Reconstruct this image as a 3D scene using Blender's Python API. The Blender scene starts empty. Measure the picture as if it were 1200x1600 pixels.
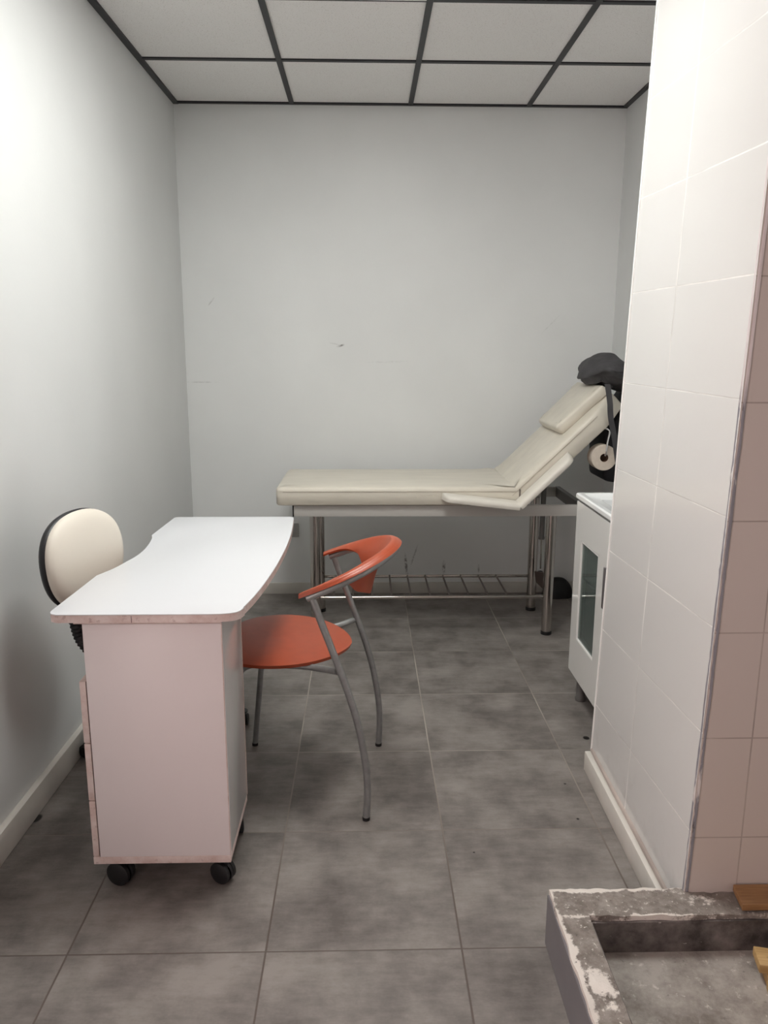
import bpy, bmesh, math, random
from mathutils import Vector, Matrix, noise
random.seed(7)
C = bpy.context.scene.collection
SC = bpy.context.scene

# ------------------------------------------------------------------ camera
PITCH, YAW, ROLL, CAMH, FPX = 0.2051, 0.0253, 0.0029, 1.3582, 1210.4
def cam_axes():
    cp, sp, cy, sy = math.cos(PITCH), math.sin(PITCH), math.cos(YAW), math.sin(YAW)
    f = Vector((sy*cp, cy*cp, -sp)); r = Vector((cy, -sy, 0)); u = r.cross(f)
    return math.cos(ROLL)*r + math.sin(ROLL)*u, -math.sin(ROLL)*r + math.cos(ROLL)*u, f
cr_, cu_, cf_ = cam_axes()
cd = bpy.data.cameras.new('camera'); cam = bpy.data.objects.new('camera', cd); C.objects.link(cam)
m = Matrix((cr_, cu_, -cf_)).transposed().to_4x4(); m.translation = (0, 0, CAMH)
cam.matrix_world = m
cd.sensor_fit = 'VERTICAL'; cd.sensor_height = 36; cd.lens = 36*FPX/1600
cd.clip_start = 0.02
SC.camera = cam

# ------------------------------------------------------------------ world, exposure, light
w = bpy.data.worlds.new('world'); SC.world = w; w.use_nodes = True
w.node_tree.nodes['Background'].inputs[0].default_value = (0.75, 0.8, 0.85, 1)
w.node_tree.nodes['Background'].inputs[1].default_value = 0.3
SC.view_settings.view_transform = 'Standard'
SC.view_settings.look = 'None'
SC.view_settings.exposure = 0.0
SC.view_settings.gamma = 1.0
SC.view_settings.use_curve_mapping = False
PANEL_POWER = 31.0            # emission of the ceiling panel over the middle of the room
PANEL2_POWER = 5.5            # weaker panel next to it, towards the bed
PANEL_COL = (0.985, 0.995, 0.955)
FILL_POWER = 4.9               # invented frosted door left of the camera, added as pinkish fill light
FILL_COL = (1.0, 0.79, 0.755)

# ------------------------------------------------------------------ materials
class NT:
    def __init__(s, name):
        s.m = bpy.data.materials.new(name); s.m.use_nodes = True
        s.t = s.m.node_tree; s.b = s.t.nodes['Principled BSDF']; s.out = s.t.nodes['Material Output']
    def n(s, ty, **kw):
        nd = s.t.nodes.new(ty)
        for k, v in kw.items(): setattr(nd, k, v)
        return nd
    def put(s, sock, v):
        if isinstance(v, bpy.types.NodeSocket): s.t.links.new(v, sock)
        elif v is not None: sock.default_value = v
    def math(s, op, a, b=None, c=None, clamp=False):
        nd = s.n('ShaderNodeMath', operation=op, use_clamp=clamp)
        s.put(nd.inputs[0], a)
        if b is not None: s.put(nd.inputs[1], b)
        if c is not None: s.put(nd.inputs[2], c)
        return nd.outputs[0]
    def mix(s, f, a, b):
        nd = s.n('ShaderNodeMix', data_type='RGBA')
        s.put(nd.inputs[0], f); s.put(nd.inputs[6], col(a)); s.put(nd.inputs[7], col(b))
        return nd.outputs[2]
    def ramp(s, v, lo, hi):
        nd = s.n('ShaderNodeMapRange', clamp=True)
        s.put(nd.inputs[0], v); nd.inputs[1].default_value = lo; nd.inputs[2].default_value = hi
        return nd.outputs[0]
    def pos(s, kind='Object'):
        return s.n('ShaderNodeTexCoord').outputs[kind]
    def xyz(s, v):
        nd = s.n('ShaderNodeSeparateXYZ'); s.put(nd.inputs[0], v); return nd.outputs
    def scale(s, v, k):
        nd = s.n('ShaderNodeMapping'); s.put(nd.inputs[0], v); nd.inputs[3].default_value = k; return nd.outputs[0]
    def noise(s, v, sc, det=3, rough=0.5):
        nd = s.n('ShaderNodeTexNoise'); s.put(nd.inputs['Vector'], v)
        nd.inputs['Scale'].default_value = sc; nd.inputs['Detail'].default_value = det
        nd.inputs['Roughness'].default_value = rough
        return nd.outputs[0]
    def bump(s, h, st=0.3, dist=0.002):
        nd = s.n('ShaderNodeBump'); s.put(nd.inputs['Height'], h)
        nd.inputs['Strength'].default_value = st; nd.inputs['Distance'].default_value = dist
        s.t.links.new(nd.outputs[0], s.b.inputs['Normal'])
    def set(s, base=None, rough=None, metal=None, spec=None, coat=None):
        if base is not None: s.put(s.b.inputs['Base Color'], col(base))
        if rough is not None: s.put(s.b.inputs['Roughness'], rough)
        if metal is not None: s.put(s.b.inputs['Metallic'], metal)
        if spec is not None: s.put(s.b.inputs['Specular IOR Level'], spec)
        if coat is not None: s.b.inputs['Coat Weight'].default_value = coat; s.b.inputs['Coat Roughness'].default_value = 0.05
        return s.m
    def line(s, v, pitch, off, half):
        """1 on grout lines: |v-off mod pitch| < half"""
        a = s.math('DIVIDE', s.math('SUBTRACT', v, off), pitch)
        f = s.math('ABSOLUTE', s.math('SUBTRACT', s.math('FRACT', s.math('ADD', a, 0.5)), 0.5))
        d = s.math('MULTIPLY', f, pitch)
        nd = s.n('ShaderNodeMapRange', clamp=True); s.put(nd.inputs[0], d)
        nd.inputs[1].default_value = half*0.6; nd.inputs[2].default_value = half*1.3
        nd.inputs[3].default_value = 1; nd.inputs[4].default_value = 0
        return nd.outputs[0]
    def spot(s, a, b, ca, cb, ra, rb, ang=0, soft=0.35):
        """soft ellipse mask in the plane of sockets a, b"""
        da = s.math('SUBTRACT', a, ca); db = s.math('SUBTRACT', b, cb)
        c_, s_ = math.cos(ang), math.sin(ang)
        u = s.math('ADD', s.math('MULTIPLY', da, c_/ra), s.math('MULTIPLY', db, s_/ra))
        v = s.math('ADD', s.math('MULTIPLY', da, -s_/rb), s.math('MULTIPLY', db, c_/rb))
        d = s.math('SQRT', s.math('ADD', s.math('MULTIPLY', u, u), s.math('MULTIPLY', v, v)))
        nd = s.n('ShaderNodeMapRange', clamp=True); s.put(nd.inputs[0], d)
        nd.inputs[1].default_value = 1-soft; nd.inputs[2].default_value = 1+soft
        nd.inputs[3].default_value = 1; nd.inputs[4].default_value = 0
        return nd.outputs[0]
def col(c):
    if isinstance(c, tuple) and len(c) == 3: return (*c, 1)
    return c

def simple(name, base, rough=0.5, metal=0.0, var=0.0, vs=20, bump=0.0, bs=200, spec=None, coat=None):
    t = NT(name); p = t.pos()
    b = base
    if var:
        n1 = t.noise(p, vs, 4)
        b = t.mix(t.ramp(n1, 0.3, 0.7), tuple(c*(1-var) for c in base), tuple(min(1, c*(1+var)) for c in base))
    if bump: t.bump(t.noise(p, bs, 3), bump, 0.001)
    return t.set(b, rough, metal, spec, coat)

def wall_paint(name, base, marks, axis):
    t = NT(name); p = t.pos(); o = t.xyz(p); a = o[axis]; z = o[2]
    n1 = t.noise(p, 2.2, 4); n2 = t.noise(p, 90, 3)
    c = t.mix(t.ramp(n1, 0.3, 0.7), tuple(v*0.97 for v in base), tuple(v*1.02 for v in base))
    for (ca, cb, ra, rb, ang, k) in marks:
        mk = t.math('MULTIPLY', t.spot(a, z, ca, cb, ra, rb, ang, 0.5), t.ramp(t.noise(p, 70, 3), 0.35, 0.6))
        c = t.mix(t.math('MULTIPLY', mk, k), c, (0.10, 0.09, 0.085))
    t.bump(n2, 0.12, 0.002)
    return t.set(c, 0.55, 0, 0.3)

M = {}
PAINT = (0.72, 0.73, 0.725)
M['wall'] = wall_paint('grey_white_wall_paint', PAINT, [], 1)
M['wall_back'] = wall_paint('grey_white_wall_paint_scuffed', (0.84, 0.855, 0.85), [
    (-0.128, 1.385, 0.018, 0.005, 0.3, 0.7), (-0.15, 1.392, 0.03, 0.003, -0.2, 0.2), (-0.809, 1.61, 0.022, 0.003, 0.9, 0.3),
    (-0.88, 1.19, 0.07, 0.003, 0.0, 0.22), (0.12, 1.30, 0.09, 0.004, 0.02, 0.1), (1.0, 1.50, 0.05, 0.003, 0.8, 0.15),
    (0.235, 0.16, 0.007, 0.055, 0.1, 0.8), (0.28, 0.22, 0.004, 0.05, -0.3, 0.5), (0.45, 0.15, 0.008, 0.03, 0, 0.7), (0.65, 0.14, 0.005, 0.02, 0, 0.6),
    ], 0)

# floor: big grey cement look tiles
TX, TY, TP = -0.2309, 1.5492, 0.4538
t = NT('grey_cement_floor_tile'); p = t.pos(); o = t.xyz(p)
cellx = t.math('FLOOR', t.math('DIVIDE', t.math('SUBTRACT', o[0], TX), TP)); celly = t.math('FLOOR', t.math('DIVIDE', t.math('SUBTRACT', o[1], TY), TP))
cell = t.n('ShaderNodeCombineXYZ'); t.put(cell.inputs[0], t.math('MULTIPLY', cellx, 7.3)); t.put(cell.inputs[1], t.math('MULTIPLY', celly, 3.1)); 
va = t.n('ShaderNodeVectorMath', operation='ADD'); t.put(va.inputs[0], p); t.put(va.inputs[1], cell.outputs[0]); pv = va.outputs[0]
na = t.noise(t.scale(pv, (1, 1.6, 1)), 3.2, 5, 0.6); nb = t.noise(t.scale(pv, (1, 3.5, 1)), 14, 5, 0.7); nc = t.noise(pv, 160, 2)
v = t.math('ADD', t.math('MULTIPLY', na, 0.62), t.math('ADD', t.math('MULTIPLY', nb, 0.3), t.math('MULTIPLY', nc, 0.08)))
nd_ = t.noise(t.scale(pv, (1.3, 1, 1)), 6.5, 4, 0.55)
v = t.math('ADD', t.math('MULTIPLY', v, 0.62), t.math('MULTIPLY', nd_, 0.38))
base = t.mix(t.ramp(v, 0.40, 0.60), (0.125, 0.110, 0.101), (0.285, 0.258, 0.240))
gr = t.math('MAXIMUM', t.line(o[0], TP, TX, 0.0022), t.line(o[1], TP, TY, 0.0019))
gn = t.ramp(t.noise(p, 1.7, 3), 0.42, 0.58)
gdirt = t.math('MULTIPLY', t.ramp(o[1], 2.6, 1.75), 0.9)
gc = t.mix(t.math('MAXIMUM', gdirt, t.math('MULTIPLY', gn, 0.5)), (0.42, 0.375, 0.33), (0.075, 0.052, 0.044))
c = t.mix(gr, base, gc)
hole = t.math('MAXIMUM', t.spot(o[0], o[1], 0.7927, 2.5384, 0.011, 0.013, 0, 0.15), t.spot(o[0], o[1], -0.972, 2.085, 0.013, 0.02, 0, 0.2))
for (hx, hy, hr) in [(0.64, 2.24, 0.004), (0.63, 2.05, 0.004), (0.3, 1.9, 0.003), (0.5, 1.66, 0.003)]:
    hole = t.math('MAXIMUM', hole, t.spot(o[0], o[1], hx, hy, hr, hr))
c = t.mix(hole, c, (0.012, 0.01, 0.01))
t.put(t.b.inputs['Roughness'], t.math('ADD', 0.36, t.math('MULTIPLY', na, 0.16)))
t.bump(t.math('SUBTRACT', t.math('MULTIPLY', nc, 0.15), t.math('ADD', gr, hole)), 0.35, 0.002)
M['floor'] = t.set(c, None, 0, 0.45)

# ceiling tile: mineral fibre
t = NT('mineral_fibre_ceiling_tile'); p = t.pos()
n1 = t.noise(p, 260, 2); n2 = t.noise(p, 3, 2)
c = t.mix(t.ramp(n1, 0.62, 0.70), t.mix(n2, (0.88, 0.865, 0.85), (0.92, 0.905, 0.89)), (0.58, 0.55, 0.52))
t.bump(n1, 0.3, 0.001)
M['ceiling'] = t.set(c, 0.9, 0, 0.1)
M['grid'] = simple('matt_black_ceiling_grid', (0.012, 0.012, 0.015), 0.45)
M['skirt'] = simple('white_painted_skirting', (0.62, 0.60, 0.55), 0.42, var=0.05, vs=8)
M['skirt_cream'] = simple('cream_painted_skirting', (0.68, 0.65, 0.60), 0.42, var=0.08, vs=9)

# white wall tiles, grout from the UV map (one unit = one tile)
def tile_mat(name, base, grout, hu, hv, rough=0.12):
    t = NT(name); uv = t.pos('UV'); o = t.xyz(uv); p = t.pos()
    g = t.math('MAXIMUM', t.line(o[0], 1.0, 0.0, hu), t.line(o[1], 1.0, 0.0, hv))
    gn = t.ramp(t.noise(p, 6, 3), 0.35, 0.65)
    gcol = t.mix(gn, grout, tuple(x*0.72 for x in grout))
    bn = t.mix(t.noise(p, 3, 2), tuple(x*0.97 for x in base), base)
    dirt = t.math('MULTIPLY', t.ramp(t.math('ADD', t.xyz(p)[2], t.math('MULTIPLY', t.noise(p, 14, 4), 0.25)), 0.38, 0.2), t.ramp(t.noise(p, 30, 4), 0.5, 0.7))
    bn = t.mix(t.math('MULTIPLY', dirt, 0.12), bn, (0.3, 0.25, 0.2))
    t.bump(t.math('SUBTRACT', t.math('MULTIPLY', t.noise(p, 4, 1), 0.3), g), 0.25, 0.0015)
    t.put(t.b.inputs['Roughness'], t.math('ADD', rough, t.math('MULTIPLY', g, 0.5)))
    return t.set(t.mix(g, bn, gcol), None, 0, 0.5)
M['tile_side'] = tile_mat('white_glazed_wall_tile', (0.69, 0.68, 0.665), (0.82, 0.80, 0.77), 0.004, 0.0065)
M['tile_front'] = tile_mat('white_satin_wall_tile', (0.62, 0.55, 0.51), (0.50, 0.43, 0.39), 0.004, 0.0065, 0.3)  # white tile with the front's brownish shade painted into tile and grout

# corner strip of the partition: pvc trim with chipped paint
t = NT('chipped_corner_strip'); p = t.pos(); o = t.xyz(p)
n1 = t.noise(t.scale(p, (1, 1, 0.25)), 60, 4, 0.65); n2 = t.noise(t.scale(p, (1, 1, 0.3)), 22, 4, 0.7)
low = t.ramp(t.math('ADD', o[2], t.math('MULTIPLY', n2, 0.12)), 1.36, 1.30)
c = t.mix(low, (0.66, 0.60, 0.60), t.mix(t.ramp(n2, 0.36, 0.44), (0.66, 0.62, 0.60), (0.25, 0.245, 0.27)))
c = t.mix(t.math('MULTIPLY', low, t.ramp(n1, 0.64, 0.70)), c, (0.09, 0.08, 0.08))
t.bump(n1, 0.6, 0.002)
M['corner'] = t.set(c, 0.4)
M['bead'] = simple('white_plastic_bead', (0.9, 0.89, 0.87), 0.3)

# cement curb with remains of plaster
t = NT('bare_cement_with_plaster'); p = t.pos(); o = t.xyz(p)
n1 = t.noise(p, 28, 6, 0.7); n2 = t.noise(p, 110, 4, 0.7); n3 = t.noise(p, 9, 4)
cem = t.mix(t.ramp(n1, 0.3, 0.7), (0.15, 0.125, 0.108), (0.36, 0.32, 0.29))
def edge(v, a, b, inner=False):
    return t.math('MAXIMUM', t.math('SUBTRACT', 1.0, t.math('DIVIDE', t.math('ABSOLUTE', t.math('SUBTRACT', v, a)), 0.024)), t.math('MULTIPLY', t.math('SUBTRACT', 1.0, t.math('DIVIDE', t.math('ABSOLUTE', t.math('SUBTRACT', v, b)), 0.016)), 0.75 if inner else 0.2))
ex = edge(o[0], 0.0, 0.068); ey = edge(o[1], 0.0, -0.088, True)
e = t.math('MAXIMUM', t.math('MULTIPLY', ex, 1.0), ey)
e = t.math('MAXIMUM', t.math('MAXIMUM', e, 0.0), t.math('MULTIPLY', t.math('MAXIMUM', t.spot(o[0], o[1], 0.30, -0.035, 0.12, 0.035, -0.35, 0.5), t.math('MAXIMUM', t.spot(o[0], o[1], 0.10, -0.08, 0.05, 0.02, 0.3, 0.5), t.spot(o[0], o[1], 0.04, -0.28, 0.03, 0.06, 0.3, 0.5))), 0.65))
pl = t.ramp(t.math('ADD', t.math('MULTIPLY', e, 0.34), t.math('ADD', t.math('MULTIPLY', n1, 0.55), t.math('MULTIPLY', n3, 0.6))), 0.745, 0.80)
pl2 = t.ramp(n2, 0.62, 0.66)
plc = t.mix(n3, (0.60, 0.53, 0.48), (0.86, 0.82, 0.77))
c = t.mix(t.math('MAXIMUM', pl, t.math('MULTIPLY', pl2, 0.8)), cem, plc)
c = t.mix(t.math('MULTIPLY', t.ramp(n2, 0.36, 0.30), 0.7), c, (0.06, 0.05, 0.045))
t.bump(t.math('ADD', n1, t.math('MULTIPLY', n2, 0.6)), 0.8, 0.004)
M['curb'] = t.set(c, 0.8)
t = NT('grimy_grey_basin_floor'); p = t.pos()
n1 = t.noise(p, 7, 7, 0.72); n2 = t.noise(p, 45, 5, 0.7)
c = t.mix(t.ramp(n1, 0.36, 0.62), (0.15, 0.125, 0.11), (0.42, 0.385, 0.35))
c = t.mix(t.ramp(n2, 0.60, 0.70), c, (0.62, 0.58, 0.54)); c = t.mix(t.math('MULTIPLY', t.ramp(n2, 0.36, 0.28), 0.6), c, (0.07, 0.06, 0.055))
t.bump(n2, 0.4, 0.003); M['basin'] = t.set(c, 0.5)
t = NT('dark_stained_basin_side'); p = t.pos()
n1 = t.noise(p, 18, 6, 0.65); n2 = t.noise(t.scale(p, (1, 1, 2)), 30, 5, 0.7)
c = t.mix(t.ramp(n1, 0.35, 0.7), (0.05, 0.042, 0.04), (0.22, 0.19, 0.18)); c = t.mix(t.ramp(n2, 0.66, 0.72), c, (0.6, 0.56, 0.52))
t.bump(n1, 0.5, 0.003); M['basin_side'] = t.set(c, 0.5)
M['curb_tile'] = simple('dark_grey_curb_tile', (0.17, 0.16, 0.17), 0.35, var=0.15, vs=6)

def wood(name, a, b, axis_scale, knots=()):
    t = NT(name); p = t.pos(); o = t.xyz(p)
    n1 = t.noise(t.scale(p, axis_scale), 10, 5, 0.6); n2 = t.noise(p, 5, 2)
    c = t.mix(t.ramp(n1, 0.3, 0.7), a, b); c = t.mix(t.math('MULTIPLY', t.ramp(n2, 0.5, 0.75), 0.5), c, tuple(x*0.4 for x in a))
    for (kx, ky, r) in knots: c = t.mix(t.math('MULTIPLY', t.spot(o[0], o[1], kx, ky, r, r*0.5, 0, 0.3), 0.85), c, (0.09, 0.035, 0.012))
    t.bump(n1, 0.4, 0.002)
    return t.set(c, 0.55)
M['board'] = wood('brown_pine_board', (0.26, 0.13, 0.055), (0.42, 0.23, 0.10), (1.2, 14, 14))
M['pallet'] = wood('yellow_pine_slat', (0.42, 0.26, 0.10), (0.62, 0.42, 0.19), (1.2, 14, 14), [(0.035, -0.03, 0.012), (0.06, -0.13, 0.012)])

# desk
t = NT('white_desk_laminate'); t.set((0.73, 0.74, 0.77), 0.28, 0, 0.35); M['desk_top'] = t.m
t = NT('worn_pinkish_edge_band'); p = t.pos(); n1 = t.noise(p, 22, 5, 0.65); n2 = t.noise(p, 70, 4)
c = t.mix(t.ramp(n1, 0.35, 0.65), (0.66, 0.50, 0.46), (0.82, 0.70, 0.67)); c = t.mix(t.math('MULTIPLY', t.ramp(n2, 0.62, 0.7), 0.4), c, (0.35, 0.2, 0.18))
M['edge'] = t.set(c, 0.4)
M['desk_panel'] = simple('white_glossy_desk_panel', (0.88, 0.81, 0.815), 0.42, var=0.02, vs=3)  # white laminate; pink light on the desk front is mixed into its colour
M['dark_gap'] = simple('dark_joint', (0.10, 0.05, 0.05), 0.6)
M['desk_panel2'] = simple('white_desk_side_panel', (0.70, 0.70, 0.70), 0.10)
M['rubber'] = simple('black_rubber', (0.008, 0.008, 0.009), 0.55)
M['black_plastic'] = simple('black_plastic', (0.012, 0.012, 0.015), 0.45)

M['orange'] = simple('orange_moulded_plastic', (0.375, 0.064, 0.022), 0.38, var=0.05, vs=30, bump=0.08, bs=500)
M['chair_metal'] = simple('satin_grey_painted_steel', (0.31, 0.32, 0.32), 0.36, metal=0.5, var=0.10, vs=50)
M['chrome'] = simple('brushed_chrome_tube', (0.52, 0.48, 0.45), 0.13, metal=1.0)
M['chrome_bright'] = simple('polished_chrome', (0.72, 0.72, 0.72), 0.12, metal=1.0)
M['dark_steel'] = simple('dark_brown_steel', (0.13, 0.10, 0.09), 0.35, metal=0.6)
M['rail'] = simple('grey_painted_bed_frame', (0.58, 0.56, 0.53), 0.35)
M['rail_dark'] = simple('dark_grey_frame_steel', (0.16, 0.155, 0.15), 0.45)

# cream leatherette, fine grain + soft wrinkles
def leather(name, base):
    t = NT(name); p = t.pos()
    n1 = t.noise(t.scale(p, (1, 4, 4)), 4, 3); n2 = t.noise(p, 320, 2)
    c = t.mix(t.ramp(n1, 0.3, 0.7), tuple(x*0.93 for x in base), tuple(x*1.03 for x in base))
    t.bump(t.math('ADD', t.math('MULTIPLY', n1, 1.5), t.math('MULTIPLY', n2, 0.12)), 0.25, 0.004)
    return t.set(c, 0.38, 0, 0.45)
M['leather'] = leather('cream_leatherette', (0.70, 0.655, 0.565))
M['leather_pale'] = leather('pale_cream_leatherette', (0.76, 0.72, 0.65))
M['stitch'] = simple('grey_seam', (0.16, 0.13, 0.11), 0.7)
M['stitch_pale'] = simple('beige_seam', (0.50, 0.45, 0.38), 0.6)
M['stool_fabric'] = simple('cream_stool_vinyl', (0.80, 0.745, 0.655), 0.5, bump=0.05, bs=300)

M['bag'] = simple('dark_grey_nylon', (0.052, 0.050, 0.054), 0.75, var=0.15, vs=30, bump=0.25, bs=60)
M['bag_black'] = simple('black_nylon', (0.010, 0.010, 0.014), 0.7, bump=0.2, bs=60)
M['paper'] = simple('off_white_paper', (0.70, 0.62, 0.53), 0.9, var=0.05, vs=60)
M['cardboard'] = simple('brown_cardboard', (0.11, 0.06, 0.035), 0.9)
M['vanity'] = simple('white_gloss_lacquer', (0.74, 0.735, 0.71), 0.10, spec=0.5)
M['ceramic'] = simple('white_glazed_ceramic', (0.86, 0.87, 0.87), 0.06, spec=0.6)
M['grey_plastic'] = simple('grey_plastic_foot', (0.12, 0.115, 0.11), 0.5)
M['handle'] = simple('brushed_grey_handle', (0.30, 0.28, 0.29), 0.3, metal=0.8)
M['socket'] = simple('grey_white_socket_plastic', (0.42, 0.42, 0.41), 0.4)
t = NT('green_grey_glass'); g = t.n('ShaderNodeBsdfTransparent'); g.inputs[0].default_value = (0.42, 0.52, 0.50, 1)
gl = t.n('ShaderNodeBsdfGlossy'); gl.inputs['Roughness'].default_value = 0.04; gl.inputs[0].default_value = (0.9, 0.95, 0.93, 1)
fr = t.n('ShaderNodeFresnel'); fr.inputs[0].default_value = 1.5
mx = t.n('ShaderNodeMixShader'); df = t.n('ShaderNodeBsdfDiffuse'); df.inputs[0].default_value = (0.17, 0.215, 0.20, 1)
m2 = t.n('ShaderNodeMixShader'); m2.inputs[0].default_value = 0.5; t.t.links.new(g.outputs[0], m2.inputs[1]); t.t.links.new(df.outputs[0], m2.inputs[2])
t.t.links.new(fr.outputs[0], mx.inputs[0]); t.t.links.new(m2.outputs[0], mx.inputs[1]); t.t.links.new(gl.outputs[0], mx.inputs[2])
t.t.links.new(mx.outputs[0], t.out.inputs[0]); M['glass'] = t.m
def emit(name, c, s):
    t = NT(name); t.b.inputs['Base Color'].default_value = (0.9, 0.9, 0.9, 1)
    t.b.inputs['Emission Color'].default_value = (*c, 1); t.b.inputs['Emission Strength'].default_value = s; return t.m
M['panel_light'] = emit('lit_diffuser', PANEL_COL, PANEL_POWER)
M['panel_light2'] = emit('lit_diffuser_dim', PANEL_COL, PANEL2_POWER)
M['door_glow'] = emit('frosted_door_glass_lit_from_behind', FILL_COL, FILL_POWER)  # glow of the added door pane

# ------------------------------------------------------------------ mesh helpers
class MB:
    def __init__(s): s.bm = bmesh.new(); s.uv = None
    def add(s, verts, faces):
        vs = [s.bm.verts.new(v) for v in verts]
        for f in faces:
            try: s.bm.faces.new([vs[i] for i in f])
            except ValueError: pass
        return vs
    def box(s, x0, x1, y0, y1, z0, z1, bev=0.0, seg=2, mat=None):
        b = bmesh.new()
        bmesh.ops.create_cube(b, size=1)
        for v in b.verts:
            v.co = Vector(((x0+x1)/2 + v.co.x*(x1-x0), (y0+y1)/2 + v.co.y*(y1-y0), (z0+z1)/2 + v.co.z*(z1-z0)))
        if bev: bmesh.ops.bevel(b, geom=b.edges[:], offset=bev, segments=seg, profile=0.5, affect='EDGES')
        s.merge(b, mat); return s
    def merge(s, b, mat=None):
        b.verts.index_update()
        s.add([(mat @ v.co if mat else v.co.copy()) for v in b.verts], [[v.index for v in f.verts] for f in b.faces]); b.free()
    def prism(s, pts, z0, z1, bev=0.0, seg=2, axis='z', mat=None):
        """polygon (a,b) extruded along axis between z0,z1"""
        b = bmesh.new()
        def P(a, c, h): return {'z': (a, c, h), 'y': (a, h, c), 'x': (h, a, c)}[axis]
        lo = [b.verts.new(P(a, c, z0)) for a, c in pts]; hi = [b.verts.new(P(a, c, z1)) for a, c in pts]
        n = len(pts); b.faces.new(lo[::-1]); b.faces.new(hi)
        for i in range(n): b.faces.new((lo[i], lo[(i+1) % n], hi[(i+1) % n], hi[i]))
        bmesh.ops.recalc_face_normals(b, faces=b.faces[:])
        if bev:
            ed = [e for e in b.edges if (e.verts[0] in lo) == (e.verts[1] in lo)]
            bmesh.ops.bevel(b, geom=ed, offset=bev, segments=seg, profile=0.5, affect='EDGES')
        s.merge(b, mat); return s
    def tube(s, path, r, n=12, caps=True, rs=None, closed=False, sub=0):
        pts = [Vector(p) for p in path]
        if sub: pts = spline(pts, sub)
        rings = []; prev = None; k = len(pts)
        for i, p in enumerate(pts):
            d = (pts[min(i+1, k-1)] - pts[max(i-1, 0)]).normalized()
            if closed: d = (pts[(i+1) % k] - pts[i-1]).normalized()
            if prev is None:
                up = Vector((0, 0, 1)) if abs(d.z) < 0.9 else Vector((0, 1, 0))
                a = up.cross(d).normalized()
            else: a = (prev - d*prev.dot(d)).normalized()
            prev = a; c = d.cross(a)
            rr = rs[int(i*len(rs)/k)] if rs else r
            rings.append([s.bm.verts.new(p + (a*math.cos(2*math.pi*j/n) + c*math.sin(2*math.pi*j/n))*rr) for j in range(n)])
        m_ = k if closed else k-1
        for i in range(m_):
            A, B = rings[i], rings[(i+1) % k]
            for j in range(n): s.bm.faces.new((A[j], A[(j+1) % n], B[(j+1) % n], B[j]))
        if caps and not closed: s.bm.faces.new(rings[0][::-1]); s.bm.faces.new(rings[-1])
        return s
    def lathe(s, prof, origin=(0, 0, 0), axis=(0, 0, 1), n=24):
        """prof: (radius, height) along axis"""
        ax = Vector(axis).normalized(); q = Vector((0, 0, 1)).rotation_difference(ax); o = Vector(origin)
        rings = []
        for r, h in prof:
            if r < 1e-6: rings.append([s.bm.verts.new(o + q @ Vector((0, 0, h)))])
            else: rings.append([s.bm.verts.new(o + q @ Vector((r*math.cos(2*math.pi*j/n), r*math.sin(2*math.pi*j/n), h))) for j in range(n)])
        for A, B in zip(rings, rings[1:]):
            for j in range(n):
                j2 = (j+1) % n
                f = [A[j % len(A)], A[j2 % len(A)], B[j2 % len(B)], B[j % len(B)]]
                u = []
                for v_ in f:
                    if v_ not in u: u.append(v_)
                if len(u) > 2: s.bm.faces.new(u)
        return s
    def grid(s, fn, nu, nv, closeu=False, closev=False):
        V = [[s.bm.verts.new(fn(i/(nu if closeu else nu-1), j/(nv if closev else nv-1))) for j in range(nv)] for i in range(nu)]
        for i in range(nu if closeu else nu-1):
            for j in range(nv if closev else nv-1):
                s.bm.faces.new((V[i][j], V[(i+1) % nu][j], V[(i+1) % nu][(j+1) % nv], V[i][(j+1) % nv]))
        return V
    def build(s, name, mat, parent=None, smooth=True, ang=35, label=None, kind=None, mats=None, weld=False):
        if weld: bmesh.ops.remove_doubles(s.bm, verts=s.bm.verts[:], dist=1e-5)
        bmesh.ops.recalc_face_normals(s.bm, faces=s.bm.faces[:])
        for f in s.bm.faces: f.smooth = smooth
        me = bpy.data.meshes.new(name)
        if smooth:
            for e in s.bm.edges:
                if len(e.link_faces) == 2 and e.calc_face_angle(0) > math.radians(ang): e.smooth = False
        s.bm.to_mesh(me); s.bm.free()
        for m_ in (mats or [mat]): me.materials.append(m_)
        o = bpy.data.objects.new(name, me); C.objects.link(o)
        if parent is not None: o.parent = parent
        if label: o['label'] = label
        if kind: o['kind'] = kind
        return o
def spline(pts, sub):
    out = []; n = len(pts)
    for i in range(n-1):
        p0, p1, p2, p3 = pts[max(i-1, 0)], pts[i], pts[i+1], pts[min(i+2, n-1)]
        for k in range(sub):
            t_ = k/sub
            out.append(0.5*((2*p1) + (p2-p0)*t_ + (2*p0-5*p1+4*p2-p3)*t_*t_ + (3*p1-p0-3*p2+p3)*t_**3))
    out.append(pts[-1]); return out
def root(name, label, cat, loc=(0, 0, 0), rz=0, group=None):
    o = bpy.data.objects.new(name, None); C.objects.link(o); o.location = loc; o.rotation_euler = (0, 0, rz)
    o.empty_display_size = 0.1
    o['label'] = label; o['category'] = cat
    if group: o['group'] = group
    return o
def tag(o, label, cat, group=None):
    o['label'] = label; o['category'] = cat
    if group: o['group'] = group
    return o
def struct(name, mb, mat, **k): return mb.build(name, mat, kind='structure', **k)
def rounded(pts, rads, seg=6):
    out = []; n = len(pts)
    for i in range(n):
        r = rads[i]; p = Vector(pts[i]).to_2d(); a = Vector(pts[i-1]).to_2d(); b = Vector(pts[(i+1) % n]).to_2d()
        if r <= 0: out.append((p.x, p.y)); continue
        A = p + (a-p).normalized()*r; B = p + (b-p).normalized()*r
        for k in range(seg+1):
            t_ = k/seg; q = A*(1-t_)**2 + p*2*t_*(1-t_) + B*t_*t_
            out.append((q.x, q.y))
    return out

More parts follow.
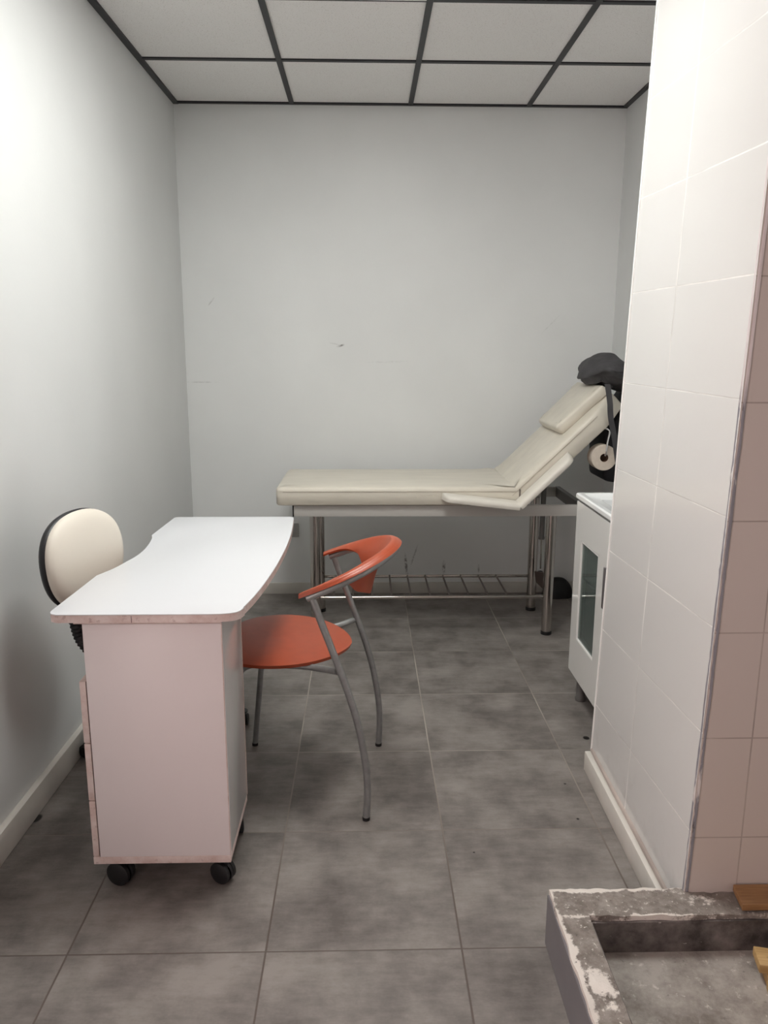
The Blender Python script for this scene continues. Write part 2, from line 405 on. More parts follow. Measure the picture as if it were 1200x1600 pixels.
# ------------------------------------------------------------------ the room
HC, YB, XR = 2.58, 4.255, 1.342
def xl(y): return -0.958 - 0.0175*(4.255-y)           # the left wall runs slightly off square
FRONT, RX = -1.7, 1.75
mb = MB(); mb.box(-1.15, 1.9, FRONT-0.1, YB+0.1, -0.08, 0.0); struct('floor', mb, M['floor'], smooth=False)
mb = MB(); mb.box(-1.15, 1.9, FRONT-0.1, YB+0.1, HC, HC+0.06); struct('ceiling', mb, M['ceiling'], smooth=False)
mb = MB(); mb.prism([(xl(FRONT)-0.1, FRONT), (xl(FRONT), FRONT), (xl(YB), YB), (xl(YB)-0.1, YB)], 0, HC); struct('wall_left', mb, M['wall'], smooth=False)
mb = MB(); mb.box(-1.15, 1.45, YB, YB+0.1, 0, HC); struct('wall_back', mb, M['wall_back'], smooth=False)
mb = MB(); mb.box(XR, XR+0.1, 2.25, YB, 0, HC); struct('wall_right', mb, M['wall'], smooth=False)
mb = MB(); mb.box(-1.15, 1.9, FRONT-0.1, FRONT, 0, HC); struct('wall_front', mb, M['wall'], smooth=False)
mb = MB(); mb.box(RX, RX+0.1, FRONT, 1.6, 0, HC); struct('wall_shower', mb, M['wall'], smooth=False)

# tiled partition; a little out of plumb, as in the photo. UVs carry the tile grid
YN, YF = 1.55, 2.33
def xn(z): return 0.729 + 0.022*z
def xf(z): return 0.746 + 0.024*z
mb = MB(); uvl = mb.bm.loops.layers.uv.new('UVMap')
NZ, NY = 24, 8
def side_uv(f_, z):                                    # f_: 0 far end, 1 near end
    pf = (z-0.2316)/0.2589; pn = (z-0.295)/0.2424
    return (f_ - 0.455)/1.1, pf*(1-f_) + pn*f_
cache = {}
def vv(p):
    k = tuple(round(c_, 5) for c_ in p)
    if k not in cache: cache[k] = mb.bm.verts.new(p)
    return cache[k]
def quad(ps, uvs, mi):
    f = mb.bm.faces.new([vv(p) for p in ps]); f.material_index = mi
    for l, u in zip(f.loops, uvs): l[uvl].uv = u
for i in range(NZ):
    z0, z1 = HC*i/NZ, HC*(i+1)/NZ
    for j in range(NY):
        a, b = j/NY, (j+1)/NY
        P_ = lambda q, z: (xf(z)*(1-q) + xn(z)*q, YF + (YN-YF)*q, z)
        quad([P_(a, z0), P_(b, z0), P_(b, z1), P_(a, z1)], [side_uv(a, z0), side_uv(b, z0), side_uv(b, z1), side_uv(a, z1)], 0)
    fu = lambda x, z: ((x-0.853)/0.40, (z-0.2803)/0.2445)
    xe = RX
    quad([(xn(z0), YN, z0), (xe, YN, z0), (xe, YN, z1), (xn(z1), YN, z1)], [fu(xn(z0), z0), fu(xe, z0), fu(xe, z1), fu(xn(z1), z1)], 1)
    quad([(xf(z0), YF, z0), (xf(z1), YF, z1), (xe, YF, z1), (xe, YF, z0)], [(0.5, 0.5)]*4, 2)
wp = mb.build('wall_partition', None, kind='structure', smooth=False, mats=[M['tile_side'], M['tile_front'], M['wall']])

# ceiling grid: black T bars and wall angles
ci = 0.012
def bar(y0, y1, x0, x1, nm): 
    b_ = MB(); b_.box(x0, x1, y0, y1, HC-0.006, HC+0.001, 0.001, 1); struct(nm, b_, M['grid'])
gx = [-0.3639 + 0.6*k for k in range(-0, 3)]
gy = [YB - 0.6*k for k in range(1, 10)]
k = 1
for x in gx:
    b_ = MB(); b_.box(x-ci, x+ci, FRONT, YB, HC-0.007, HC+0.001, 0.001, 1); struct('trim_%d' % k, b_, M['grid']); k += 1
for y in gy:
    b_ = MB(); b_.box(xl(y)+0.001, 1.34, y-ci, y+ci, HC-0.006, HC+0.001, 0.001, 1); struct('trim_%d' % k, b_, M['grid']); k += 1
b_ = MB(); b_.box(xl(YB), XR, YB-0.020, YB, HC-0.008, HC+0.001); struct('trim_%d' % k, b_, M['grid']); k += 1
b_ = MB(); b_.box(XR-0.024, XR, 2.34, YB, HC-0.008, HC+0.001); struct('trim_%d' % k, b_, M['grid']); k += 1
b_ = MB(); b_.prism([(xl(FRONT), FRONT), (xl(FRONT)+0.026, FRONT), (xl(YB)+0.026, YB), (xl(YB), YB)], HC-0.010, HC+0.001); struct('trim_%d' % k, b_, M['grid']); k += 1
# corner strip, far bead, caulk line of the partition
b_ = MB()
nseg = 60
def cs(u, v_):
    z = 0.14 + (HC-0.14)*u
    a = v_*math.pi/2; r = 0.010 + 0.0012*noise.noise(Vector((z*9, v_*3, 1.3)))
    if z < 1.25: r += 0.0013*noise.noise(Vector((z*70, v_*5, 4)))
    return (xn(z) - 0.003 + 0.012 - r*math.cos(a), YN + 0.010 - r*math.sin(a)-0.002, z)
b_.grid(cs, 160, 7); struct('trim_%d' % k, b_, M['corner']); k += 1
b_ = MB(); b_.tube([(xf(z)-0.001, YF-0.002, z) for z in (0.07, 1.3, HC)], 0.0035, 8); struct('trim_%d' % k, b_, M['bead']); k += 1
b_ = MB(); b_.tube([(xf(0.08)-0.0, YF-0.01, 0.073), (xn(0.08)-0.0, YN+0.012, 0.073)], 0.008, 8); struct('trim_%d' % k, b_, M['tile_front']); k += 1

# skirting boards
b_ = MB(); b_.prism([(xl(0.66), 0.66), (xl(0.66)+0.024, 0.66), (xl(YB)+0.018, YB), (xl(YB), YB)], 0, 0.086, 0.003, 2); struct('baseboard_left', b_, M['skirt_cream'])
b_ = MB(); b_.box(xl(YB)+0.018, XR, YB-0.012, YB, 0, 0.064, 0.002, 2); struct('baseboard_back', b_, M['skirt'])
b_ = MB(); b_.prism([(xf(0)-0.022, YF-0.005), (xf(0)+0.001, YF-0.005), (xn(0)+0.001, 1.566), (xn(0)-0.018, 1.566)], 0, 0.068, 0.002, 2); struct('baseboard_partition', b_, M['skirt_cream'])

# ceiling light panels (just out of frame, over the room and behind the photographer)
def ceiling_light(x0, x1, y0, y1, mat, label):
    r_ = root('ceiling_light', label, 'light', ((x0+x1)/2, (y0+y1)/2, HC-0.012), group=None)
    cx, cy = (x0+x1)/2, (y0+y1)/2
    f_ = MB()
    for (a, b, c_, d) in ((x0, x0+0.02, y0, y1), (x1-0.02, x1, y0, y1), (x0+0.02, x1-0.02, y0, y0+0.02), (x0+0.02, x1-0.02, y1-0.02, y1)):
        f_.box(a-cx, b-cx, c_-cy, d-cy, 0, 0.011)
    f_.build('frame', M['bead'], r_, smooth=False)
    d_ = MB(); d_.box(x0+0.02-cx, x1-0.02-cx, y0+0.02-cy, y1-0.02-cy, 0.004, 0.009); d_.build('diffuser', mat, r_, smooth=False)
g = 0.014
ceiling_light(gx[0]+g, gx[1]-g, gy[3]+g, gy[2]-g, M['panel_light'], 'square white ceiling light panel above the orange chair')
ceiling_light(gx[0]+g, gx[1]-g, gy[2]+g, gy[1]-g, M['panel_light2'], 'square white ceiling light panel nearer the bed')

WX = xl(0.2)
b_ = MB(); b_.box(WX, WX+0.014, -0.20, 0.60, 0.10, 2.05); struct('window_1', b_, M['door_glow'], smooth=False)  # added glowing pane, unseen, brightens the desk front and partition
b_ = MB()
for q in ((-0.26, -0.20, 0, 2.11), (0.60, 0.66, 0, 2.11), (-0.20, 0.60, 2.05, 2.11), (-0.20, 0.60, 0, 0.10)): b_.box(WX-0.01, WX+0.03, q[0], q[1], q[2], q[3])
struct('door_1', b_, M['skirt'], smooth=False)  # frame around the added glowing pane
# wall socket
s_ = root('wall_socket', 'small grey wall socket low on the back wall, half hidden by the white desk', 'socket', (-0.412, YB, 0.371))
b_ = MB(); b_.box(-0.04, 0.04, -0.011, 0, -0.04, 0.04, 0.004, 2); b_.build('cover_plate', M['socket'], s_)
b_ = MB(); b_.lathe([(0.022, 0), (0.022, 0.002), (0.019, 0.002), (0.019, -0.006), (0, -0.006)], (0, -0.011, 0), (0, -1, 0), 20); b_.build('outlet', M['socket'], s_)

# ------------------------------------------------------------------ shower curb and basin
CX0, CX1, CY1, CY0, CZ, BZ = 0.424, 0.492, 1.565, 1.477, 0.14, 0.052
tr = root('shower_base', 'unfinished raised cement shower base with chipped plaster curb beside the tiled partition', 'shower base', (CX0, CY1, 0))
def loc(p): return (p[0]-CX0, p[1]-CY1, p[2])
def rough(p, k_=0.004):
    v_ = Vector(p); return Vector((noise.noise(v_*25), noise.noise(v_*25+Vector((9, 0, 0))), noise.noise(v_*30+Vector((0, 7, 0)))))*k_ + v_
b_ = MB()
YE = 0.45
def curb_strip(b_, x0, x1, y0, y1, nx, ny, z0=BZ, k_=0.004):
    def top(u, v_):
        x, y = x0+(x1-x0)*u, y0+(y1-y0)*v_
        r_ = rough((x, y, CZ), k_); r_.z += 0.003*noise.noise(Vector((x*60, y*60, 3)))
        return loc(r_)
    V = b_.grid(top, nx, ny)
    ring = [V[i][0] for i in range(nx)] + [V[-1][j] for j in range(1, ny)] + [V[i][-1] for i in range(nx-2, -1, -1)] + [V[0][j] for j in range(ny-2, 0, -1)]
    low = [b_.bm.verts.new((v_.co.x, v_.co.y, z0)) for v_ in ring]
    n = len(ring)
    for i in range(n): b_.bm.faces.new((ring[i], low[i], low[(i+1) % n], ring[(i+1) % n]))
curb_strip(b_, CX0, CX1, YE, CY1, 12, 150)
curb_strip(b_, CX1-0.002, RX-0.002, CY0, CY1, 150, 14)
b_.build('curb', M['curb'], tr, ang=50)
b_ = MB(); b_.box(CX0-0.004-CX0, 0.004, YE-CY1, -0.001, 0, CZ-0.012, 0.001, 1); b_.box(0.004, RX-0.005-CX0, -0.004, 0.003, 0, CZ-0.012); b_.build('outer_tiling', M['curb_tile'], tr)
b_ = MB(); b_.box(0.004, RX-0.005-CX0, YE-CY1, -0.01, 0.0, BZ); b_.build('basin_floor', M['basin'], tr, smooth=False)
b_ = MB(); b_.box(CX1-CX0, RX-0.005-CX0, CY0-CY1-0.006, CY0-CY1+0.004, BZ, CZ-0.012); b_.box(CX1-CX0-0.004, CX1-CX0+0.006, YE-CY1, CY0-CY1, BZ, CZ-0.012)
b_.build('basin_side', M['basin_side'], tr, smooth=False)

b_ = MB(); b_.prism([(0, 0), (0.30, 0), (0.30, -0.066), (-0.010, -0.066)], 0, 0.016, 0.0015, 2)
o_ = b_.build('wooden_board', M['board']); o_.location = (0.843, 1.545, CZ+0.0065); o_.rotation_euler = (0, 0, 0)
tag(o_, 'short brown wooden board lying on the cement curb against the partition', 'board')
pr = root('wooden_duckboard', 'yellowish pine slatted duckboard lying inside the shower base', 'duckboard', (0.842, 1.437, BZ), -0.22)
for i, y in enumerate((0, -0.095, -0.19, -0.285, -0.38)):
    b_ = MB(); b_.box(0.0+0.003*i, 0.50, y-0.055, y, 0.022, 0.042, 0.002, 2); b_.build('slat', M['pallet'], pr)
for x in (0.015, 0.40):
    b_ = MB(); b_.box(x, x+0.04, -0.43, -0.005, 0.0, 0.022, 0.001, 1); b_.build('bearer', M['pallet'], pr)

# ------------------------------------------------------------------ white manicure desk
DX, DY = -0.51, 2.28
dk = root('manicure_desk', 'white curved desk on black castors with a drawer cabinet under its near end', 'desk', (DX, DY, 0))
def D(x0, x1, y0, y1, z0, z1, b=0.0, mb=None):
    mb = mb or MB(); mb.box(x0-DX, x1-DX, y0-DY, y1-DY, z0, z1, b, 2); return mb
DZ0, DZ1 = 0.7315, 0.752
arc = [(-0.3006, 1.752), (-0.2771, 1.894), (-0.2599, 2.0789), (-0.2515, 2.25), (-0.2480, 2.42), (-0.2510, 2.60), (-0.262, 2.80)]
arc = [(v_.x, v_.y) for v_ in spline([Vector((a, b, 0)) for a, b in arc], 6)]
cut = [(-0.7138, 2.5429), (-0.7015, 2.500), (-0.690, 2.42), (-0.6848, 2.3385), (-0.688, 2.27), (-0.6966, 2.2192), (-0.712, 2.14), (-0.7370, 2.0672)]
cut = [(v_.x, v_.y) for v_ in spline([Vector((a, b, 0)) for a, b in cut], 5)]
pts = [(-0.366, 1.742)] + [(-0.340, 1.7432), (-0.320, 1.7475), (-0.305, 1.7555), (-0.2965, 1.767), (-0.2905, 1.79)] + arc[2:] + [(-0.266, 2.82), (-0.276, 2.832)] + [(-0.690, 2.832), (-0.702, 2.826), (-0.7045, 2.815)] + cut + [(-0.7445, 1.79), (-0.7445, 1.765), (-0.738, 1.75), (-0.722, 1.742)]
outline = [(x-DX, y-DY) for x, y in pts]
b_ = MB(); b_.prism(outline, DZ0, DZ1-0.0022); b_.build('edge_band', M['edge'], dk, ang=40)
b_ = MB(); b_.prism(outline, DZ1-0.0022, DZ1, 0.0008, 2); b_.build('tabletop', M['desk_top'], dk, ang=40)
D(-0.5485, -0.5475, 1.7412, 1.743, DZ0, DZ1-0.004).build('edge_joint', M['dark_gap'], dk, smooth=False)
# cabinet carcass
CF, CB, CL, CR = 1.762, 2.042, -0.672, -0.343
D(-0.692, CR, CF, CB, 0.7215, DZ0).build('cabinet_top', M['edge'], dk, smooth=False)
b_ = D(-0.690, CR, CF, CB, 0.079, 0.099, 0.001); b_.build('cabinet_base', M['edge'], dk)
D(CL, CR-0.0005, CF, CF+0.016, 0.0995, 0.721, 0.0006).build('end_panel', M['desk_panel'], dk)
D(CL, CR-0.016, CB-0.016, CB, 0.0995, 0.721, 0.0006).build('end_panel', M['desk_panel'], dk)
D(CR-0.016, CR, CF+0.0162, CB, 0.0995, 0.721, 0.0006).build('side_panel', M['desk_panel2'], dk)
D(CR-0.0012, CR+0.0008, CF-0.0006, CF+0.0012, 0.0995, 0.721).build('edge_strip', M['edge'], dk, smooth=False)
D(CR-0.002, CR+0.0012, CB-0.003, CB+0.0012, 0.0995, 0.721).build('edge_strip', M['edge'], dk, smooth=False)
D(CL+0.004, CR-0.016, CF+0.016, CB-0.016, 0.565, 0.578).build('shelf', M['desk_panel'], dk, smooth=False)
for (z0, z1) in ((0.414, 0.575), (0.258, 0.411), (0.1015, 0.255)):
    d_ = D(-0.690, -0.6745, CF+0.001, CB-0.001, z0, z1, 0.001).build('drawer', M['edge'], dk)
    h_ = MB(); h_.tube([(-0.690-DX, 1.85-DY, z1-0.03), (-0.703-DX, 1.86-DY, z1-0.03), (-0.703-DX, 1.95-DY, z1-0.03), (-0.690-DX, 1.96-DY, z1-0.03)], 0.004, 8); h_.build('handle', M['chrome'], d_)
D(CL-0.001, CL+0.0005, CF+0.0005, CB-0.001, 0.0995, 0.575).build('drawer_gap', M['dark_gap'], dk, smooth=False)
# far support
D(-0.650, -0.470, 2.655, 2.671, 0.079, DZ0, 0.001).build('support_panel', M['desk_panel'], dk)
D(-0.660, -0.462, 2.63, 2.70, 0.062, 0.079, 0.001).build('support_foot', M['edge'], dk)
def castor(x, y, ztop, rz, par, dx=0, dy=0, r=0.024):
    c_ = MB(); z = r
    for s2 in (-1, 1):
        ax = Vector((math.cos(rz), math.sin(rz), 0))
        o2 = Vector((x-dx, y-dy, z)) + ax*(0.004*s2)
        c_.lathe([(0, 0), (r*0.55, 0), (r, 0.003), (r, 0.013), (r*0.8, 0.016), (0, 0.016)], o2, ax*s2, 20)
    w_ = c_.build('castor', M['rubber'], par)
    f_ = MB()
    f_.tube([(x-dx, y-dy, z), (x-dx + math.sin(rz)*0.012, y-dy - math.cos(rz)*0.012, z+0.02), (x-dx + math.sin(rz)*0.012, y-dy - math.cos(rz)*0.012, ztop)], 0.007, 10)
    f_.lathe([(0.0, 0), (0.020, 0), (0.020, 0.004), (0, 0.004)], (x-dx + math.sin(rz)*0.012, y-dy - math.cos(rz)*0.012, ztop-0.004), (0, 0, 1), 16)
    f_.lathe([(r*1.06, -0.004), (r*1.06, 0.004), (r*0.9, 0.004)], (x-dx, y-dy, z), (math.cos(rz), math.sin(rz), 0), 20)
    f_.build('castor_fork', M['black_plastic'], w_)
castor(-0.636, 1.800, 0.079, 1.25, dk, DX, DY, 0.032); castor(-0.372, 1.800, 0.079, 1.05, dk, DX, DY, 0.029)
castor(-0.632, 2.000, 0.079, 1.2, dk, DX, DY, 0.029); castor(-0.372, 2.005, 0.079, 0.3, dk, DX, DY, 0.029)
castor(-0.635, 2.665, 0.062, 0.2, dk, DX, DY, 0.022); castor(-0.452, 2.665, 0.062, 0.0, dk, DX, DY, 0.022)

# ------------------------------------------------------------------ orange armchair
ch = root('armchair', 'orange moulded chair with curved back ring and grey steel legs by the desk', 'chair', (0.024, 2.28, 0), -0.10)
HW = 0.221; R_T = 0.0105
rear = [(0.0, 0.006), (0.004, 0.085), (0.0, 0.167), (-0.020, 0.289), (-0.047, 0.388), (-0.077, 0.476), (-0.103, 0.548), (-0.126, 0.61), (-0.150, 0.680)]
ringx0, ringa = -0.165, 0.232
def ringz(x): return 0.690 + 0.41*(x+0.165)
for s2 in (-1, 1):
    b_ = MB(); b_.tube([(x, s2*HW, z) for x, z in rear], R_T, 14, sub=5); l_ = b_.build('leg', M['chair_metal'], ch)
    b_ = MB(); b_.lathe([(0, 0), (0.0112, 0), (0.0112, 0.010), (0, 0.010)], (0.0, s2*HW, 0), (0, 0, 1), 14); b_.build('foot_cap', M['rubber'], l_)
    fr_ = [(-0.432, s2*0.188, 0.006), (-0.415, s2*0.180, 0.15), (-0.398, s2*0.172, 0.30), (-0.385, s2*0.166, 0.405), (-0.372, s2*0.162, 0.436), (-0.345, s2*0.160, 0.449), (-0.30, s2*0.160, 0.452)]
    b_ = MB(); b_.tube(fr_, 0.0098, 14, sub=5); l_ = b_.build('leg', M['chair_metal'], ch)
    b_ = MB(); b_.lathe([(0, 0), (0.0106, 0), (0.0106, 0.010), (0, 0.010)], (-0.432, s2*0.188, 0), (0, 0, 1), 14); b_.build('foot_cap', M['rubber'], l_)
    b_ = MB(); b_.tube([(-0.305, s2*0.160, 0.452), (-0.22, s2*0.160, 0.452), (-0.165, s2*0.168, 0.452), (-0.120, s2*0.190, 0.456), (-0.082, s2*HW, 0.464)], 0.0098, 14, sub=5); b_.build('seat_rail', M['chair_metal'], ch)
b_ = MB(); b_.tube([(-0.30, -0.16, 0.450), (-0.30, 0.16, 0.450)], 0.009, 12); b_.tube([(-0.36, -0.161, 0.448), (-0.36, 0.161, 0.448)], 0.009, 12); b_.build('cross_bar', M['chair_metal'], ch)
# seat shell: egg outline, gently domed across the front, dished in the middle
def seat_pt(u, v_, top):
    a = 2*math.pi*u; ca, sa = math.cos(a), math.sin(a)
    ex = 0.234 if ca > 0 else 0.205
    hx = ex*math.copysign(abs(ca)**(1.0), ca); hy = 0.220*math.copysign(abs(sa)**(1.22 if ca > 0 else 0.92), sa)
    x = -0.300 + hx*v_; y = hy*v_
    z = 0.470 + 0.010*math.cos((x+0.34)*5) - 0.006*(v_**4) - 0.004*(1-v_)
    z -= 0.016*max(0, (-x-0.40)/0.10)**2
    return (x, y, z if top else z-0.011)
b_ = MB()
NU, NV = 56, 12
T_ = [[None]*NU for _ in range(NV)]; B_ = [[None]*NU for _ in range(NV)]
for j in range(NV):
    for i in range(NU):
        q = max(0.02, j/(NV-1))
        T_[j][i] = b_.bm.verts.new(seat_pt(i/NU, q, True)); B_[j][i] = b_.bm.verts.new(seat_pt(i/NU, q*0.985, False))
for j in range(NV-1):
    for i in range(NU):
        i2 = (i+1) % NU
        b_.bm.faces.new((T_[j][i], T_[j][i2], T_[j+1][i2], T_[j+1][i])); b_.bm.faces.new((B_[j][i], B_[j+1][i], B_[j+1][i2], B_[j][i2]))
b_.bm.faces.new(T_[0]); b_.bm.faces.new(B_[0][::-1])
for i in range(NU):
    i2 = (i+1) % NU; b_.bm.faces.new((T_[-1][i], T_[-1][i2], B_[-1][i2], B_[-1][i]))
b_.build('seat', M['orange'], ch, ang=60)
# back ring tube
def ring_pt(phi, a=ringa, b=HW):
    x = ringx0 + a*math.cos(phi); y = b*math.sin(phi)
    return Vector((x, y, ringz(x)))
PH = math.radians(90)
path = [ring_pt(-PH + 2*PH*i/48) - Vector((-math.cos(-PH + 2*PH*i/48), -math.sin(-PH + 2*PH*i/48), 0))*0.003 + Vector((0, 0, -0.009)) for i in range(49)]
b_ = MB(); b_.tube(path, R_T, 14); b_.build('arm_ring', M['chair_metal'], ch)
# orange backrest band
def sm(x): x = max(0, min(1, x)); return x*x*(3-2*x)
def band(u, v_, side):
    phi = (-1 + 2*u)*math.radians(95)
    p = ring_pt(phi, ringa+0.004, HW+0.003) if abs(phi) <= PH else None
    if p is None:
        e_ = (abs(phi)-PH); p = ring_pt(math.copysign(PH, phi), ringa, HW+0.003) + Vector((-e_*0.24, 0, -e_*0.10))
    cphi = max(0.0, math.cos(phi))
    inward = Vector((-math.cos(phi), -math.sin(phi), 0))
    w1 = 0.021 + 0.128*cphi**2.3 + 0.026*sm((cphi-0.50)/0.2)                                       # width of the band
    if abs(phi) > PH: w1 *= 0.8
    tilt = sm(cphi*1.3)                                                # 0 flat on the arm, 1 nearly upright
    d_ = (inward*(1-0.63*tilt) + Vector((0, 0, -1))*(0.12+0.78*tilt)); d_.normalize()
    nrm = d_.cross(Vector((-math.sin(phi), math.cos(phi), 0.0))).normalized()
    if nrm.z < 0: nrm = -nrm
    O_ = p - inward*(0.0095 + 0.004*tilt) + Vector((0, 0, 0.004)); T_ = p - inward*(0.002 - 0.014*tilt) + Vector((0, 0, 0.0095 + 0.002*tilt))
    if v_ < 0.2:
        k_ = v_/0.2; q = O_.lerp(T_, k_) + Vector((0, 0, 0.004*math.sin(math.pi*k_))) - inward*0.002*math.sin(math.pi*k_)
    else:
        k_ = (v_-0.2)/0.8; q = T_ + d_*(w1*k_) + nrm*(0.010*math.sin(math.pi*k_)*tilt)
    th = 0.0036
    return q + nrm*(th if side else -th)
b_ = MB()
NU, NV = 90, 21
A = b_.grid(lambda u, v_: band(u, v_, 1), NU, NV); Bq = b_.grid(lambda u, v_: band(u, v_, 0), NU, NV)
for i in range(NU-1):
    b_.bm.faces.new((A[i][0], A[i+1][0], Bq[i+1][0], Bq[i][0])); b_.bm.faces.new((A[i][-1], Bq[i][-1], Bq[i+1][-1], A[i+1][-1]))
for j in range(NV-1):
    b_.bm.faces.new((A[0][j], Bq[0][j], Bq[0][j+1], A[0][j+1])); b_.bm.faces.new((A[-1][j], A[-1][j+1], Bq[-1][j+1], Bq[-1][j]))
bk = b_.build('backrest', M['orange'], ch, ang=70)
md = bk.modifiers.new('bevel', 'BEVEL'); md.width = 0.004; md.segments = 3; md.limit_method = 'ANGLE'; md.angle_limit = math.radians(50)

# ------------------------------------------------------------------ stool behind the desk
SX, SY = -0.69, 2.40
st = root('swivel_stool', 'cream swivel stool with round black-shelled backrest between the desk and left wall', 'stool', (SX, SY, 0))
b_ = MB(); b_.lathe([(0, 0.395), (0.12, 0.395), (0.140, 0.410), (0.152, 0.425), (0.155, 0.44), (0.150, 0.458), (0.13, 0.466), (0, 0.468)], n=36); b_.build('seat', M['stool_fabric'], st)
b_ = MB(); b_.lathe([(0, 0.375), (0.11, 0.378), (0.13, 0.394), (0, 0.396)], n=36); b_.build('seat_shell', M['black_plastic'], st)
b_ = MB(); b_.lathe([(0.0, 0.07), (0.026, 0.07), (0.026, 0.24), (0.013, 0.24), (0.013, 0.38), (0, 0.38)], n=20); b_.build('gas_column', M['chrome'], st)
for k2 in range(5):
    a = math.radians(170 + 72*k2); cx_, cy_ = math.cos(a), math.sin(a)
    b_ = MB(); b_.tube([(0.02*cx_, 0.02*cy_, 0.095), (0.15*cx_, 0.15*cy_, 0.085), (0.258*cx_, 0.258*cy_, 0.068)], 0.016, 10, sub=3)
    l_ = b_.build('leg', M['black_plastic'], st)
    c_ = MB(); ax = Vector((-cy_, cx_, 0))
    for s2 in (-1, 1): c_.lathe([(0, 0), (0.014, 0), (0.025, 0.003), (0.025, 0.012), (0.018, 0.018), (0, 0.018)], Vector((0.26*cx_, 0.26*cy_, 0.025)) + ax*0.004*s2, ax*s2, 18)
    c_.tube([(0.258*cx_, 0.258*cy_, 0.03), (0.258*cx_, 0.258*cy_, 0.065)], 0.006, 8); c_.build('castor', M['rubber'], l_)
bc = Vector((-0.813-SX, 2.18-SY, 0.770)); nx_ = Vector((0.955, -0.285, 0.08)).normalized()
tx_ = Vector((0.285, 0.955, 0)).normalized(); ux_ = nx_.cross(tx_).normalized()
if ux_.z < 0: ux_ = -ux_
def egg(a, s_=1.0):
    w_ = 0.178 * s_; h_ = 0.142 * s_
    y = math.sin(a)
    x = math.cos(a) * (1 - 0.10*(1-y)/2) 
    n_ = 2.25
    x = math.copysign(abs(x)**(2/n_), x); y = math.copysign(abs(y)**(2/n_), y)
    return x*w_, y*h_
def shellpt(a, s_, d_):
    x, y = egg(a, s_)
    return bc + tx_*x + ux_*y + nx_*(d_ + 0.35*x*x)
prof = [(0.02, 0.036), (0.35, 0.0355), (0.62, 0.033), (0.80, 0.029), (0.91, 0.022), (0.97, 0.013), (0.99, 0.004), (0.97, -0.003)]
b_ = MB(); V = b_.grid(lambda u, v_: shellpt(2*math.pi*u, *prof[round(v_*(len(prof)-1))]), 64, len(prof), closeu=True)
b_.bm.faces.new([V[i][0] for i in range(64)]); b_.build('backrest', M['stool_fabric'], st, ang=60)
prof2 = [(0.96, 0.0), (1.0, -0.004), (1.005, -0.012), (0.97, -0.022), (0.85, -0.030), (0.5, -0.036), (0.02, -0.037)]
b_ = MB(); V = b_.grid(lambda u, v_: shellpt(2*math.pi*u, *prof2[round(v_*(len(prof2)-1))]), 64, len(prof2), closeu=True)
b_.bm.faces.new([V[i][-1] for i in range(64)]); b_.build('back_shell', M['black_plastic'], st, ang=60)
jb = [Vector((0.0, 0.0, 0.385)), Vector((-0.05, -0.07, 0.39)), Vector((-0.112, -0.155, 0.44)), Vector((-0.148, -0.193, 0.50)), Vector((-0.160, -0.213, 0.57)), Vector((-0.162, -0.220, 0.66)), Vector((-0.158, -0.220, 0.74))]
jp = spline(jb, 12); 
b_ = MB(); b_.tube(jp, 0.02, 10, rs=[0.020 if i % 2 else 0.0165 for i in range(len(jp))]); b_.build('back_bar', M['black_plastic'], st)

# ------------------------------------------------------------------ treatment bed
BX, BY = 0.34, 3.76
bd = root('treatment_bed', 'cream leatherette treatment bed with raised head section and chrome legs against the back wall', 'bed', (BX, BY, 0))
def BL(p): return (p[0]-BX, p[1]-BY, p[2])
def cushion(mb, pts, z0, z1, r=0.022, crown=0.006, mat=None):
    """upholstered slab: outline pts (ccw) with rounded top edge, slightly crowned"""
    n = len(pts); cx = sum(p[0] for p in pts)/n; cy = sum(p[1] for p in pts)/n
    def inset(d):
        out = []
        for i in range(n):
            p = Vector(pts[i]).to_2d(); a = Vector(pts[i-1]).to_2d(); b = Vector(pts[(i+1) % n]).to_2d()
            t_ = (b-a).normalized(); nn = Vector((-t_.y, t_.x)); out.append(p + nn*d)
        return out
    lv = [(0.006, z0), (0.001, z0+0.006), (0.0, (z0+z1)/2), (0.001, z1-r*0.9), (r*0.12, z1-r*0.45), (r*0.42, z1-r*0.12), (r, z1), (r*2.6, z1+crown*0.6)]
    rings = []
    for d, z in lv: rings.append([mb.bm.verts.new(mat @ Vector((q.x, q.y, z)) if mat else (q.x, q.y, z)) for q in inset(d)])
    for A, B in zip(rings, rings[1:]):
        for i in range(n): mb.bm.faces.new((A[i], A[(i+1) % n], B[(i+1) % n], B[i]))
    c_ = Vector((cx, cy, z1+crown)); cv = mb.bm.verts.new(mat @ c_ if mat else c_)
    for i in range(n): mb.bm.faces.new((rings[-1][i], rings[-1][(i+1) % n], cv))
    mb.bm.faces.new(rings[0][::-1])
YN0, YN1 = 3.462, 4.035
def dens(pts, step=0.05):
    out = []
    n = len(pts)
    for i in range(n):
        a = Vector(pts[i]); b = Vector(pts[(i+1) % n]); k_ = max(1, int((b-a).length/step))
        for j in range(k_): q = a.lerp(b, j/k_); out.append((q.x, q.y))
    return out
MZ0, MZ1 = 0.668, 0.752
mp = rounded([(-0.405, YN0), (0.705, YN0), (0.705, YN1), (-0.405, YN1)], [0.035, 0.008, 0.008, 0.035])
mp = dens([(x-BX, y-BY) for x, y in mp])
b_ = MB(); cushion(b_, mp, MZ0, MZ1); mt = b_.build('mattress', M['leather'], bd, ang=50)
b_ = MB()
for (z_, o_) in ((MZ1-0.020, 0.0006), (MZ0+0.005, 0.001)):
    b_.tube([(x*1.0, y, z_) for x, y in [(-0.37-BX, YN0-o_-BY), (0.69-BX, YN0-o_-BY)]], 0.0010, 6)
b_.build('seam', M['stitch_pale'], mt)
pth = []
